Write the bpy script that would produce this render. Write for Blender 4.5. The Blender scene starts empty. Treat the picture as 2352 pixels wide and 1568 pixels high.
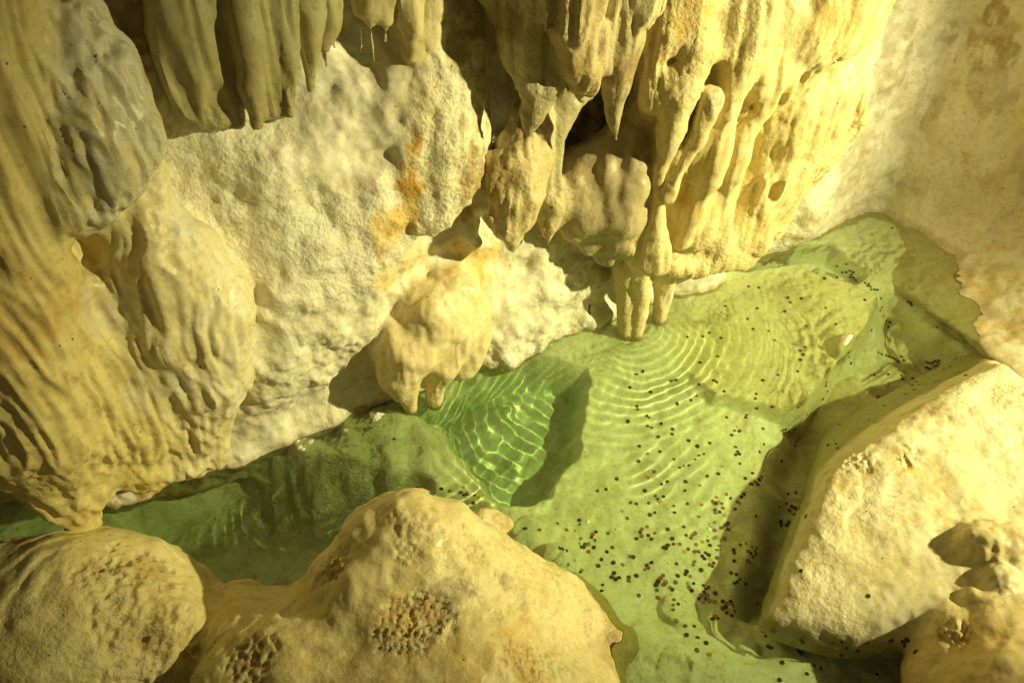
import bpy, math, numpy as np
sc = bpy.context.scene
col = sc.collection
rng = np.random.default_rng(11)

# ------------------------------------------------------------------ camera frame (picture units: 2352 x 1568)
CAM = np.array([0.0, 0.0, 2.95]); PITCH = math.radians(43.0); FPX = 1829.0
FWD = np.array([0, math.cos(PITCH), -math.sin(PITCH)]); UP = np.array([0, math.sin(PITCH), math.cos(PITCH)]); RT = np.array([1.0, 0, 0])
WP = np.array([0.0, 3.0, 0.0]); WN = np.array([0.495, -0.869, 0.0]); WN /= np.linalg.norm(WN); WT = np.array([-WN[1], WN[0], 0])
def ray(px, py):
    u = (px-1176)/FPX; v = (py-784)/FPX
    return FWD + u*RT - v*UP
def W(px, py, off=0.0):                      # a point at a distance off in front of the back wall
    d = ray(px, py); t = (off - (CAM-WP) @ WN)/(d @ WN)
    return CAM + t*d, t
def Z(px, py, z=0.0):                        # a point at a height z
    d = ray(px, py); t = (z-CAM[2])/d[2]
    return CAM + t*d, t
def B(px, py, depth):                        # a point seen through the water surface, depth metres down
    p, t = Z(px, py, 0.0); d = ray(px, py); d = d/np.linalg.norm(d)
    h = d[:2]/1.33; dz = -math.sqrt(1-h@h)
    s = -depth/dz
    return np.array([p[0]+h[0]*s, p[1]+h[1]*s, -depth])

# ------------------------------------------------------------------ noise
def _hash(i, j, k, s=0):
    n = (i.astype(np.int64)*374761393 + j.astype(np.int64)*668265263 + k.astype(np.int64)*2147483647 + s*974634777) & 0xffffffff
    n = ((n ^ (n >> 13))*1274126177) & 0xffffffff
    n = ((n ^ (n >> 16))*2246822519) & 0xffffffff
    return ((n ^ (n >> 15)) & 0xffffff)/float(0x1000000)
def vnoise(p, s=0):
    i = np.floor(p); f = p-i; i = i.astype(np.int64); f = f*f*f*(f*(f*6-15)+10)
    r = 0
    for dx in (0, 1):
        wx = f[:, 0] if dx else 1-f[:, 0]
        for dy in (0, 1):
            wy = f[:, 1] if dy else 1-f[:, 1]
            for dz in (0, 1):
                wz = f[:, 2] if dz else 1-f[:, 2]
                r = r + wx*wy*wz*_hash(i[:, 0]+dx, i[:, 1]+dy, i[:, 2]+dz, s)
    return r*2-1
def fbm(p, o=4, s=0, g=.5):
    r = 0; a = 1; 
    for k in range(o):
        r = r + a*vnoise(p*(2.03**k)+k*7.3, s+k); a *= g
    return r
def worley(p, s=0):                          # distance to the nearest scattered point
    i = np.floor(p).astype(np.int64); best = np.full(len(p), 9.0)
    for dx in (-1, 0, 1):
        for dy in (-1, 0, 1):
            for dz in (-1, 0, 1):
                a, b, c = i[:, 0]+dx, i[:, 1]+dy, i[:, 2]+dz
                d = (a+_hash(a, b, c, s+1)-p[:, 0])**2 + (b+_hash(a, b, c, s+2)-p[:, 1])**2 + (c+_hash(a, b, c, s+3)-p[:, 2])**2
                best = np.minimum(best, d)
    return np.sqrt(best)
def sstep(a, b, x):
    t = np.clip((x-a)/(b-a), 0, 1); return t*t*(3-2*t)

# ------------------------------------------------------------------ rock as one blended solid, cut into its formations
def smin(a, b, k):
    h = np.maximum(k-np.abs(a-b), 0)/k
    return np.minimum(a, b)-h*h*k*.25
class Rock:
    def __init__(self): self.prims = []; self.labels = []; self.order = []
    def half(self, label, p0, n, k=.02):
        n = np.array(n, float); n /= np.linalg.norm(n)
        self.add(label, lambda P: (P-p0) @ n, None, k, False)
    def add(self, label, f, box, k, sub):
        if label not in self.labels: self.labels.append(label)
        self.prims.append((self.labels.index(label), f, box, k, sub))
    def chain(self, label, pts, k=.05, sub=False, flat=1.0, axis=None):   # tapering limb through world points (x,y,z,r)
        ax = WN if axis is None else np.array(axis, float)
        A = [np.array(p[:3]) for p in pts]; R = [p[3] for p in pts]
        if len(A) == 1: A.append(A[0]+np.array([0, 0, 1e-4])); R.append(R[0])
        g = 1/flat-1
        def f(P):
            out = None
            for a, b, ra, rb in zip(A[:-1], A[1:], R[:-1], R[1:]):
                q = P-a; e = b-a
                if flat != 1.0:
                    q = q+np.outer(q @ ax, ax)*g; e = e+ax*(e @ ax)*g
                h = np.clip(q @ e/(e @ e), 0, 1)
                d = np.sqrt(((q-h[:, None]*e)**2).sum(1))-(ra+h*(rb-ra))
                out = d if out is None else np.minimum(out, d)
            return out*min(1.0, flat) if flat < 1 else out
        m = max(1.0, flat); lo = np.min([a-r*m for a, r in zip(A, R)], 0)-k-.02; hi = np.max([a+r*m for a, r in zip(A, R)], 0)+k+.02
        self.add(label, f, (lo, hi), k, sub)
    def wall(self, label, pts, k=.05, sub=False, flat=1.0):               # points given as (px, py, off, radius px)
        q = []
        for px, py, off, r in pts:
            p, t = W(px, py, off); q.append((*p, r*t/FPX))
        self.chain(label, q, k, sub, flat)
    def ground(self, label, pts, k=.05, sub=False, flat=1.0):             # points given as (px, py, z, radius px)
        q = []
        for px, py, z, r in pts:
            p, t = Z(px, py, z); q.append((*p, r*t/FPX))
        self.chain(label, q, k, sub, flat, (0, 0, 1))
    def hull(self, label, pts, k=.03, rnd=.03):
        import bmesh
        bm = bmesh.new()
        for p in pts: bm.verts.new(p)
        bmesh.ops.convex_hull(bm, input=bm.verts[:]); bm.normal_update()
        pl = {}
        for f in bm.faces: pl[tuple(np.round(f.normal, 2))] = (np.array(f.normal), float(np.dot(f.normal, f.verts[0].co)))
        bm.free(); pl = list(pl.values())
        def f(P):
            d = None
            for n, c in pl:
                e = P @ n-c
                d = e if d is None else -smin(-d, -e, rnd)
            return d
        pts = np.array(pts)
        self.add(label, f, (pts.min(0)-k-.05, pts.max(0)+k+.05), k, False)
    def field(self, P, labels=False, every=False):
        lo, hi = P.min(0), P.max(0)
        F = np.full(len(P), 5.0); L = np.full((len(self.labels), len(P)), 5.0) if labels else None
        for li, f, box, k, sub in self.prims:
            if not every and box is not None and (np.any(box[1] < lo) or np.any(box[0] > hi)): continue
            d = f(P)
            if sub:
                F = -smin(-F, d, k)
            else:
                F = smin(F, d, k)
                if labels: L[li] = np.minimum(L[li], d)
        return (F, L) if labels else F
    def mesh(self, lo, hi, h, N=24):
        lo = np.array(lo, float); n = np.ceil((np.array(hi)-lo)/h/N).astype(int)
        M = n*N+4; ids = []; pos = []; quads = []
        def gid(i, j, k): return ((i+1)*M[1]+(j+1))*M[2]+(k+1)
        # coarse pass
        C = np.stack(np.meshgrid(*[np.arange(a) for a in n], indexing='ij'), -1).reshape(-1, 3)
        cen = lo+(C+.5)*N*h
        Fc = self.field(cen, every=True)
        keep = C[np.abs(Fc) < N*h*.9+.12]
        ax = np.arange(N+1); off = np.stack(np.meshgrid(ax, ax, ax, indexing='ij'), -1).reshape(-1, 3)*h
        E = []
        for d in range(3):
            for a in (0, 1):
                for b in (0, 1):
                    o = [0, 0, 0]; o[(d+1) % 3] = a; o[(d+2) % 3] = b; E.append((d, tuple(o)))
        for c in keep:
            V = self.field(lo+c*N*h+off).reshape(N+1, N+1, N+1)
            S = V < 0
            if S.all() or not S.any(): continue
            acc = np.zeros((N, N, N, 3)); cnt = np.zeros((N, N, N))
            for d, o in E:
                sl0 = tuple(slice(o[q], o[q]+N) for q in range(3)); o1 = list(o); o1[d] += 1
                sl1 = tuple(slice(o1[q], o1[q]+N) for q in range(3))
                a, b = V[sl0], V[sl1]; x = (a < 0) != (b < 0)
                t = np.where(x, a/np.where(x, a-b, 1), 0)
                for q in range(3): acc[..., q] += np.where(x, o[q]+(t if q == d else 0), 0)
                cnt += x
            I = np.argwhere(cnt > 0)
            p = acc[cnt > 0]/cnt[cnt > 0][:, None]+I
            g = I+c*N
            ids.append(gid(g[:, 0], g[:, 1], g[:, 2])); pos.append(lo+(p+c*N)*h)
            for d in range(3):
                s0 = [slice(0, N)]*3; s1 = list(s0); s1[d] = slice(1, N+1)
                a, b = S[tuple(s0)], S[tuple(s1)]
                I = np.argwhere(a != b)
                if not len(I): continue
                fl = a[a != b]; G = I+c*N; e1 = np.zeros(3, int); e2 = np.zeros(3, int); e1[(d+1) % 3] = 1; e2[(d+2) % 3] = 1
                q = [G-e1-e2, G-e2, G, G-e1]
                q = np.stack([gid(z[:, 0], z[:, 1], z[:, 2]) for z in q], 1)
                q[~fl] = q[~fl][:, ::-1]; quads.append(q)
        ids = np.concatenate(ids); pos = np.concatenate(pos); quads = np.concatenate(quads)
        u, first = np.unique(ids, return_index=True); pos = pos[first]
        w = np.searchsorted(u, quads); w = np.clip(w, 0, len(u)-1)
        ok = (u[w] == quads).all(1)
        return pos, w[ok]

def vnormals(v, f):
    n = np.cross(v[f[:, 2]]-v[f[:, 0]], v[f[:, 3]]-v[f[:, 1]])
    N = np.zeros_like(v)
    for q in range(4):
        for c in range(3): N[:, c] += np.bincount(f[:, q], n[:, c], len(v))
    return N/np.maximum(np.linalg.norm(N, axis=1), 1e-9)[:, None]

def make_mesh(name, v, f, nrm=None, tint=None, grain=None, mat=None, parent=None):
    m = bpy.data.meshes.new(name)
    m.vertices.add(len(v)); m.vertices.foreach_set('co', np.ascontiguousarray(v, np.float32).ravel())
    m.loops.add(f.size); m.loops.foreach_set('vertex_index', np.ascontiguousarray(f, np.int32).ravel())
    m.polygons.add(len(f)); k = f.shape[1]
    m.polygons.foreach_set('loop_start', np.arange(0, f.size, k, dtype=np.int32))
    m.update(calc_edges=True); m.polygons.foreach_set('use_smooth', np.ones(len(f), bool))
    if tint is not None:
        a = m.attributes.new('tint', 'FLOAT_COLOR', 'POINT'); a.data.foreach_set('color', np.concatenate([tint, np.ones((len(v), 1))], 1).astype(np.float32).ravel())
    if grain is not None:
        a = m.attributes.new('grain', 'FLOAT', 'POINT'); a.data.foreach_set('value', grain.astype(np.float32))
    if nrm is not None: m.normals_split_custom_set_from_vertices(nrm.astype(np.float32))
    if mat: m.materials.append(mat)
    o = bpy.data.objects.new(name, m); col.objects.link(o)
    if parent: o.parent = parent
    o.cycles.is_caustics_receiver = True
    return o
def tag(o, label=None, cat=None, group=None, kind=None):
    if label: o['label'] = label
    if cat: o['category'] = cat
    if group: o['group'] = group
    if kind: o['kind'] = kind
    return o

# ------------------------------------------------------------------ materials
def N_(nt, t, **kw):
    n = nt.nodes.new(t)
    for k, v in kw.items():
        if k.startswith('i_'): n.inputs[k[2:].replace('_', ' ')].default_value = v
        else: setattr(n, k, v)
    return n
def stone_material():
    m = bpy.data.materials.new('wet_limestone'); m.use_nodes = True; nt = m.node_tree; L = nt.links.new
    bs = nt.nodes['Principled BSDF']
    tc = N_(nt, 'ShaderNodeTexCoord'); at = N_(nt, 'ShaderNodeAttribute', attribute_name='tint'); gr = N_(nt, 'ShaderNodeAttribute', attribute_name='grain')
    P = tc.outputs['Object']
    n1 = N_(nt, 'ShaderNodeTexNoise', i_Scale=7.0, i_Detail=6.0, i_Roughness=.62); L(P, n1.inputs['Vector'])
    n2 = N_(nt, 'ShaderNodeTexNoise', i_Scale=42.0, i_Detail=5.0, i_Roughness=.65); L(P, n2.inputs['Vector'])
    n3 = N_(nt, 'ShaderNodeTexNoise', i_Scale=170.0, i_Detail=3.0, i_Roughness=.6); L(P, n3.inputs['Vector'])
    vo = N_(nt, 'ShaderNodeTexVoronoi', i_Scale=62.0, feature='SMOOTH_F1'); L(P, vo.inputs['Vector'])
    mx = N_(nt, 'ShaderNodeMix', data_type='RGBA', blend_type='MULTIPLY'); mx.inputs[0].default_value = 1
    r1 = N_(nt, 'ShaderNodeValToRGB'); L(n1.outputs[0], r1.inputs[0])
    r1.color_ramp.elements[0].position = .3; r1.color_ramp.elements[0].color = (.90, .86, .74, 1)
    r1.color_ramp.elements[1].position = .62; r1.color_ramp.elements[1].color = (1, 1, 1, 1)
    L(at.outputs['Color'], mx.inputs[6]); L(r1.outputs[0], mx.inputs[7])
    mx2 = N_(nt, 'ShaderNodeMix', data_type='RGBA', blend_type='MULTIPLY'); mx2.inputs[0].default_value = 1
    r2 = N_(nt, 'ShaderNodeValToRGB'); L(n2.outputs[0], r2.inputs[0])
    r2.color_ramp.elements[0].position = .25; r2.color_ramp.elements[0].color = (.74, .67, .52, 1)
    r2.color_ramp.elements[1].position = .50; r2.color_ramp.elements[1].color = (1, 1, 1, 1)
    L(mx.outputs[2], mx2.inputs[6]); L(r2.outputs[0], mx2.inputs[7]); 
    vp = N_(nt, 'ShaderNodeTexVoronoi', i_Scale=19.0); L(P, vp.inputs['Vector'])
    pd = N_(nt, 'ShaderNodeMapRange'); L(vp.outputs['Distance'], pd.inputs[0]); pd.inputs[1].default_value = .05; pd.inputs[2].default_value = .10; pd.inputs[3].default_value = 1; pd.inputs[4].default_value = 0
    sx = N_(nt, 'ShaderNodeSeparateColor'); L(vp.outputs['Color'], sx.inputs[0])
    gt = N_(nt, 'ShaderNodeMath', operation='GREATER_THAN'); L(sx.outputs[0], gt.inputs[0]); gt.inputs[1].default_value = .72
    pm = N_(nt, 'ShaderNodeMath', operation='MULTIPLY'); L(pd.outputs[0], pm.inputs[0]); L(gt.outputs[0], pm.inputs[1])
    mx3 = N_(nt, 'ShaderNodeMix', data_type='RGBA'); L(pm.outputs[0], mx3.inputs[0]); L(mx2.outputs[2], mx3.inputs[6]); mx3.inputs[7].default_value = (.16, .12, .06, 1)
    L(mx3.outputs[2], bs.inputs['Base Color'])
    # fine relief
    a1 = N_(nt, 'ShaderNodeMath', operation='MULTIPLY'); L(vo.outputs[0], a1.inputs[0]); a1.inputs[1].default_value = -.5
    a2 = N_(nt, 'ShaderNodeMath', operation='ADD'); L(a1.outputs[0], a2.inputs[0]); L(n2.outputs[0], a2.inputs[1])
    a3 = N_(nt, 'ShaderNodeMath', operation='MULTIPLY_ADD'); L(n3.outputs[0], a3.inputs[0]); a3.inputs[1].default_value = .35; L(a2.outputs[0], a3.inputs[2])
    bp = N_(nt, 'ShaderNodeBump', i_Distance=.012); L(a3.outputs[0], bp.inputs['Height']); L(gr.outputs['Fac'], bp.inputs['Strength'])
    L(bp.outputs[0], bs.inputs['Normal'])
    rr = N_(nt, 'ShaderNodeMapRange'); L(n1.outputs[0], rr.inputs[0]); rr.inputs[1].default_value = .35; rr.inputs[2].default_value = .65; rr.inputs[3].default_value = .26; rr.inputs[4].default_value = .60
    L(rr.outputs[0], bs.inputs['Roughness']); bs.inputs['Specular IOR Level'].default_value = .4
    return m
STONE = stone_material()
def plain(name, c, rough, metal=0.0, var=.35):
    m = bpy.data.materials.new(name); m.use_nodes = True; nt = m.node_tree; bs = nt.nodes['Principled BSDF']
    tc = N_(nt, 'ShaderNodeTexCoord'); oi = N_(nt, 'ShaderNodeObjectInfo')
    n = N_(nt, 'ShaderNodeTexNoise', i_Scale=160.0, i_Detail=3.0); nt.links.new(tc.outputs['Object'], n.inputs['Vector'])
    a = N_(nt, 'ShaderNodeMath', operation='ADD'); nt.links.new(n.outputs[0], a.inputs[0]); nt.links.new(oi.outputs['Random'], a.inputs[1])
    r = N_(nt, 'ShaderNodeValToRGB'); nt.links.new(a.outputs[0], r.inputs[0])
    r.color_ramp.elements[0].position = .3; r.color_ramp.elements[0].color = (*[x*(1-var) for x in c], 1)
    r.color_ramp.elements[1].position = 1.3/1.5; r.color_ramp.elements[1].color = (*[min(1, x*(1+var)) for x in c], 1)
    nt.links.new(r.outputs[0], bs.inputs['Base Color']); bs.inputs['Roughness'].default_value = rough; bs.inputs['Metallic'].default_value = metal
    return m

# pigments of the stone (albedo); BROWN also serves for painted shade
PALE = (.72, .69, .55); CREAM = (.72, .64, .40); YELLOW = (.70, .60, .27); ORANGE = (.66, .40, .07); GREY = (.60, .57, .42); BROWN = (.40, .27, .11); OLIVE = (.42, .38, .22)
# per formation: colour, broad noise, knobbly noise, vertical fluting, fine grain
STYLE = {}
def style(label, c, lo=.02, knob=.01, flute=0.0, grain=.6): STYLE[label] = (c, lo, knob, flute, grain)

exec_parts = []
# ================================================================== BACK WALL AND WHAT GROWS ON IT
A = Rock()
A.half('cave_wall', WP-WN*.06, WN)
style('cave_wall', PALE, .03, .013, .0, .6)
# corner wall and sloping bank on the right
A.chain('rock_bank', [(4.12, 6.27, -2.5, 2.5), (4.22, 6.35, 4.5, 2.5)], k=.10)
A.half('rock_bank', np.array([2.62, 3.35, 0]), (-.42, .06, .905), k=.35)
style('rock_bank', (.78, .73, .54), .015, .003, .0, .35)
A.chain('rock_bank', [(*B(1975, 690, .3), .20), (*B(2025, 755, .36), .30), (*B(2090, 840, .40), .38), (*B(2230, 950, .40), .42)], .06, True)
# hollow behind the hanging stones, hollow under the skirt at the left
A.wall('cave_wall', [(1300, 120, -.12, 130), (1330, 300, -.2, 130), (1250, 430, -.1, 110)], k=.08, sub=True)
A.wall('cave_wall', [(-200, 1240, -.1, 150), (200, 1260, -.12, 150), (520, 1200, -.1, 110)], k=.05, sub=True)
# wall relief: broad low swellings
for q in ([(640, 420, 0, 90), (700, 620, 0, 110), (640, 800, 0, 90)], [(850, 250, 0, 110), (830, 500, 0, 120), (760, 720, 0, 120)],
          [(980, 120, 0, 90), (990, 260, 0, 80)], [(1900, 200, 0, 100), (1850, 480, 0, 90)]):
    A.wall('cave_wall', [(x, y, o-.045, r) for x, y, o, r in q], k=.12, flat=.45)
for q in ([(1130, 560, 0, 50), (1150, 660, 0, 55), (1150, 790, 0, 55)], [(1240, 570, 0, 40), (1225, 660, 0, 44), (1220, 760, 0, 40)],
          [(1340, 600, 0, 55), (1360, 720, 0, 50)], [(1600, 640, .02, 60), (1610, 720, .02, 46)]):
    A.wall('cave_wall', [(x, y, o-.055, r) for x, y, o, r in q], k=.12, flat=.5)

def F(label, pts, k=.03, flat=1.0, st=None):
    A.wall(label, pts, k, False, flat)
    if st: style(label, *st)

# --- flowstone cascade at the far left
F('flowstone_cascade', [(-90, -60, .10, 170), (-40, 250, .12, 170), (-10, 500, .14, 165), (30, 760, .17, 170), (90, 960, .18, 140), (165, 1110, .17, 70), (195, 1190, .17, 32)], .08,
  st=(YELLOW, .014, .004, .016, .35))
F('flowstone_cascade', [(230, 700, .06, 75), (270, 850, .09, 90), (300, 990, .10, 75), (330, 1080, .10, 38)], .07)
F('flowstone_cascade', [(60, 1020, .20, 70), (0, 1060, .2, 60), (-80, 1080, .2, 60)], .06)
F('flowstone_cascade', [(170, 600, .0, 130), (215, 760, .02, 140), (265, 920, .05, 120), (300, 1040, .06, 70)], .12)
F('flowstone_cascade', [(110, 420, .04, 130), (120, 250, .04, 120), (110, 80, .03, 110)], .12)
for q in ([(120, 900, .24, 40), (160, 1040, .23, 36), (200, 1160, .2, 22)], [(240, 930, .18, 26), (250, 1050, .17, 26), (235, 1130, .17, 20)],
          [(370, 960, .17, 22), (360, 1070, .12, 24)], [(20, 1090, .25, 16), (110, 1150, .22, 16), (185, 1205, .19, 14)]):
    F('flowstone_cascade', q, .035)
# --- recess below the hanging stone
A.wall('flowstone_cascade', [(150, 545, .20, 44), (200, 580, .18, 52), (262, 625, .18, 30)], .04, True)
# --- pale stone hanging over it
F('hanging_flowstone', [(190, 70, .13, 62), (220, 170, .17, 88), (232, 290, .20, 104), (225, 380, .22, 96), (190, 440, .22, 72)], .09, st=(GREY, .012, .005, .022, .9))
F('hanging_flowstone', [(262, 130, .17, 42), (305, 250, .19, 48), (335, 325, .24, 36), (300, 372, .24, 36)], .06)
F('hanging_flowstone', [(150, 470, .21, 50), (190, 470, .23, 46), (240, 430, .24, 44)], .05)
for x, y, r in ((374, 346, 11), (348, 366, 13), (322, 386, 14), (290, 412, 17), (262, 436, 18), (226, 468, 20), (186, 495, 24), (148, 500, 22), (125, 490, 18)):
    F('hanging_flowstone', [(x-22, y-60, .26, r+6), (x, y-4, .26, r)], .03)
# --- bulging column under it
F('flowstone_column', [(345, 395, .06, 44), (330, 490, .09, 84), (375, 590, .11, 122), (425, 720, .10, 150), (455, 830, .09, 120), (450, 930, .08, 85), (430, 1050, .08, 45)], .10,
  st=((.72, .65, .38), .012, .003, .013, .3))
F('flowstone_column', [(480, 700, .13, 95), (500, 800, .12, 62), (490, 930, .10, 38), (492, 1055, .08, 28)], .04)
F('flowstone_column', [(300, 620, .12, 36), (350, 780, .15, 36), (392, 920, .13, 32), (435, 1060, .12, 26)], .05)
# --- curtain of stone at the top left, its folds
FOLDS = {'stalactite_curtain': [([(395, -90, .12, 60), (412, 60, .13, 58), (445, 200, .14, 40), (468, 275, .15, 16)], .03), ([(480, -90, .12, 50), (505, 120, .13, 46), (530, 230, .15, 34), (540, 272, .16, 12)], .03)],
         'fold_a': [([(545, -90, .2, 24), (566, 90, .215, 22), (585, 220, .22, 18), (592, 286, .22, 9)], .02)],
         'fold_b': [([(665, -90, .2, 15), (672, 90, .22, 14), (668, 200, .235, 12), (664, 262, .235, 8)], .02)],
         'fold_c': [([(690, -90, .10, 40), (706, 40, .14, 28), (714, 130, .15, 17), (713, 203, .15, 6)], .02)],
         'fold_d': [([(735, -90, .06, 50), (745, 40, .06, 24), (742, 100, .06, 8)], .03)]}
for lb, ss in FOLDS.items():
    for q, k in ss: F(lb, q, k, .8)
    style(lb, (.40, .36, .18), .012, .004, .012, .7)  # albedo lowered to stand for the curtain's unlit face
def panel(label, out, o1, o0, k=.02, rnd=.02):          # a flat hanging sheet of stone: outline, front and back distance from the wall
    A.hull(label, [W(x, y, o1)[0] for x, y in out]+[W(x, y, o0)[0] for x, y in out], k, rnd)
panel('stalactite_curtain', [(318, -110), (348, 120), (392, 245), (425, 294), (470, 300), (480, -110)], .20, .02, .03)
panel('stalactite_curtain', [(465, -110), (478, 295), (505, 282), (552, 284), (548, 120), (536, -110)], .185, .02, .03)
panel('fold_b', [(575, -110), (590, 120), (600, 274), (632, 272), (664, 268), (676, 180), (662, -110)], .225, .08, .02)
# --- small fringe with straws, top middle
style('stalactite_fringe', (.62, .55, .30), .01, .004, .01, .5)
for q in ([(840, -80, .08, 42), (846, 20, .09, 24), (850, 62, .09, 9)], [(890, -80, .08, 40), (880, 40, .09, 22), (884, 62, .09, 8)], [(935, -80, .09, 40), (936, 20, .1, 26), (942, 76, .1, 10)],
          [(985, -80, .08, 34), (985, 10, .1, 18), (975, 48, .1, 10), (988, 76, .1, 5)], [(815, -80, .07, 30), (822, 30, .08, 12)]):
    F('stalactite_fringe', q, .03)
for i, q in enumerate(([(852, 40, .09, 4), (852, 95, .09, 3.2), (857, 140, .09, 2.6)], [(830, 30, .08, 4), (829, 120, .08, 3)], [(884, 45, .09, 4), (886, 98, .09, 3)], [(944, 55, .1, 4.5), (948, 100, .1, 3.4), (942, 128, .1, 3)])):
    F('straw_%d' % i, [(a, b, c, d*1.25) for a, b, c, d in q], .006, st=((.56, .48, .24), 0, 0, 0, .3))
# --- knobbly overhanging lobe beside the hollow; right of it the wall steps back
A.wall('cave_wall', [(1180, -60, -.03, 118), (1190, 120, -.05, 122), (1205, 300, -.08, 110), (1185, 420, -.05, 98), (1140, 505, -.01, 58)], .05, True)
F('limestone_lobe', [(985, 60, -.06, 90), (1000, 200, -.03, 98), (1010, 310, .0, 92), (1010, 400, .03, 70), (1008, 478, .05, 34)], .17, st=((.74, .69, .48), .02, .02, .0, .8))
F('limestone_lobe', [(1070, 330, .06, 36), (1058, 420, .07, 44), (1025, 470, .06, 34)], .05)
# --- hanging stones, top centre
F('stalactite_a', [(1105, -90, .12, 40), (1136, 15, .12, 22), (1150, 55, .12, 14), (1147, 96, .12, 5)], .02, st=((.56, .50, .28), .01, .006, .008, .5))
F('stalactite_b', [(1180, -90, .18, 42), (1184, 40, .18, 30), (1175, 110, .18, 23), (1184, 170, .18, 10), (1186, 202, .18, 4)], .02, st=((.60, .54, .30), .012, .006, .01, .5))
F('stalactite_c', [(1228, -90, .24, 42), (1226, 50, .24, 30), (1214, 130, .24, 27), (1214, 190, .24, 24), (1208, 215, .24, 10)], .02, st=((.64, .58, .36), .012, .008, .01, .6))
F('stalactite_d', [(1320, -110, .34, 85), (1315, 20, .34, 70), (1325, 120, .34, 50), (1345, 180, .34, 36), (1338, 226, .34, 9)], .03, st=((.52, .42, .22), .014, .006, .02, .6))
for x, y, r in ((1255, 85, 12), (1275, 72, 12), (1298, 90, 12), (1318, 105, 12), (1345, 110, 10), (1362, 85, 10)):
    F('stalactite_d', [(x+3, -90, .37, r+8), (x, y-r, .37, r*.8)], .012)
F('stalactite_d', [(1375, 60, .37, 30), (1385, 150, .37, 22), (1370, 180, .37, 12)], .02)
F('stalactite_e', [(1460, -110, .35, 75), (1455, 10, .37, 55), (1435, 80, .37, 30)], .03, st=((.62, .55, .32), .012, .003, .022, .5))
for x, y, r in ((1385, 95, 14), (1403, 130, 16), (1420, 138, 16), (1455, 105, 15), (1480, 62, 15), (1505, 30, 18)):
    F('stalactite_e', [(x+8, -90, .37, r+10), (x, y-r, .37, r*.8)], .012)
# --- inside the hollow
F('stalactite_d', [(1290, -110, .10, 150), (1300, 20, .11, 120), (1310, 110, .12, 70)], .05)
F('stalagmite_mass', [(1160, 400, -.10, 80), (1270, 430, -.10, 95), (1380, 450, -.06, 100)], .10)
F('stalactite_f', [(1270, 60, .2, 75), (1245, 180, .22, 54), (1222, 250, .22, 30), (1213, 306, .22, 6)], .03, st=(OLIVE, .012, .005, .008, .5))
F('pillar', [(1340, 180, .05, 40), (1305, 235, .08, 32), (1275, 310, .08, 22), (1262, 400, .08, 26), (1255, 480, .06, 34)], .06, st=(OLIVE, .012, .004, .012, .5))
F('stalactite_g', [(1225, 240, .04, 44), (1212, 310, .07, 50), (1195, 380, .09, 58), (1182, 440, .11, 62), (1180, 495, .13, 48), (1184, 532, .14, 24), (1178, 562, .14, 9)], .07, st=((.56, .47, .25), .022, .004, .010, .5))
F('stalactite_g', [(1140, 370, .08, 20), (1122, 450, .13, 14), (1128, 505, .14, 9), (1146, 528, .14, 6)], .03)
F('stalactite_g', [(1165, 370, .10, 18), (1150, 450, .15, 15), (1162, 520, .16, 11)], .03)
F('stalactite_h', [(1270, 460, .09, 40), (1262, 520, .11, 26), (1258, 560, .11, 10)], .03, st=((.54, .45, .24), .012, .012, .006, .6))
F('stalactite_h', [(1310, 480, .09, 30), (1308, 535, .1, 18), (1325, 500, .1, 20)], .03)
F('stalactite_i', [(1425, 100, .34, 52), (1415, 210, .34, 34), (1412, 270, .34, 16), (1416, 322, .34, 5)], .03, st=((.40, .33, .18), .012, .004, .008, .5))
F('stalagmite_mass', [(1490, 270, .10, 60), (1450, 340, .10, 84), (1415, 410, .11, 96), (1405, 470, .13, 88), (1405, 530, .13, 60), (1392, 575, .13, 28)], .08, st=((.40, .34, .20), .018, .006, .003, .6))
F('stalagmite_mass', [(1370, 380, .08, 50), (1330, 430, .10, 50), (1335, 490, .12, 50), (1352, 565, .12, 28)], .07)
F('stalagmite_mass', [(1440, 520, .14, 44), (1425, 560, .14, 26)], .04)
A.wall('stalagmite_mass', [(1372, 545, .26, 9), (1392, 552, .26, 10)], .02, True)

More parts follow.
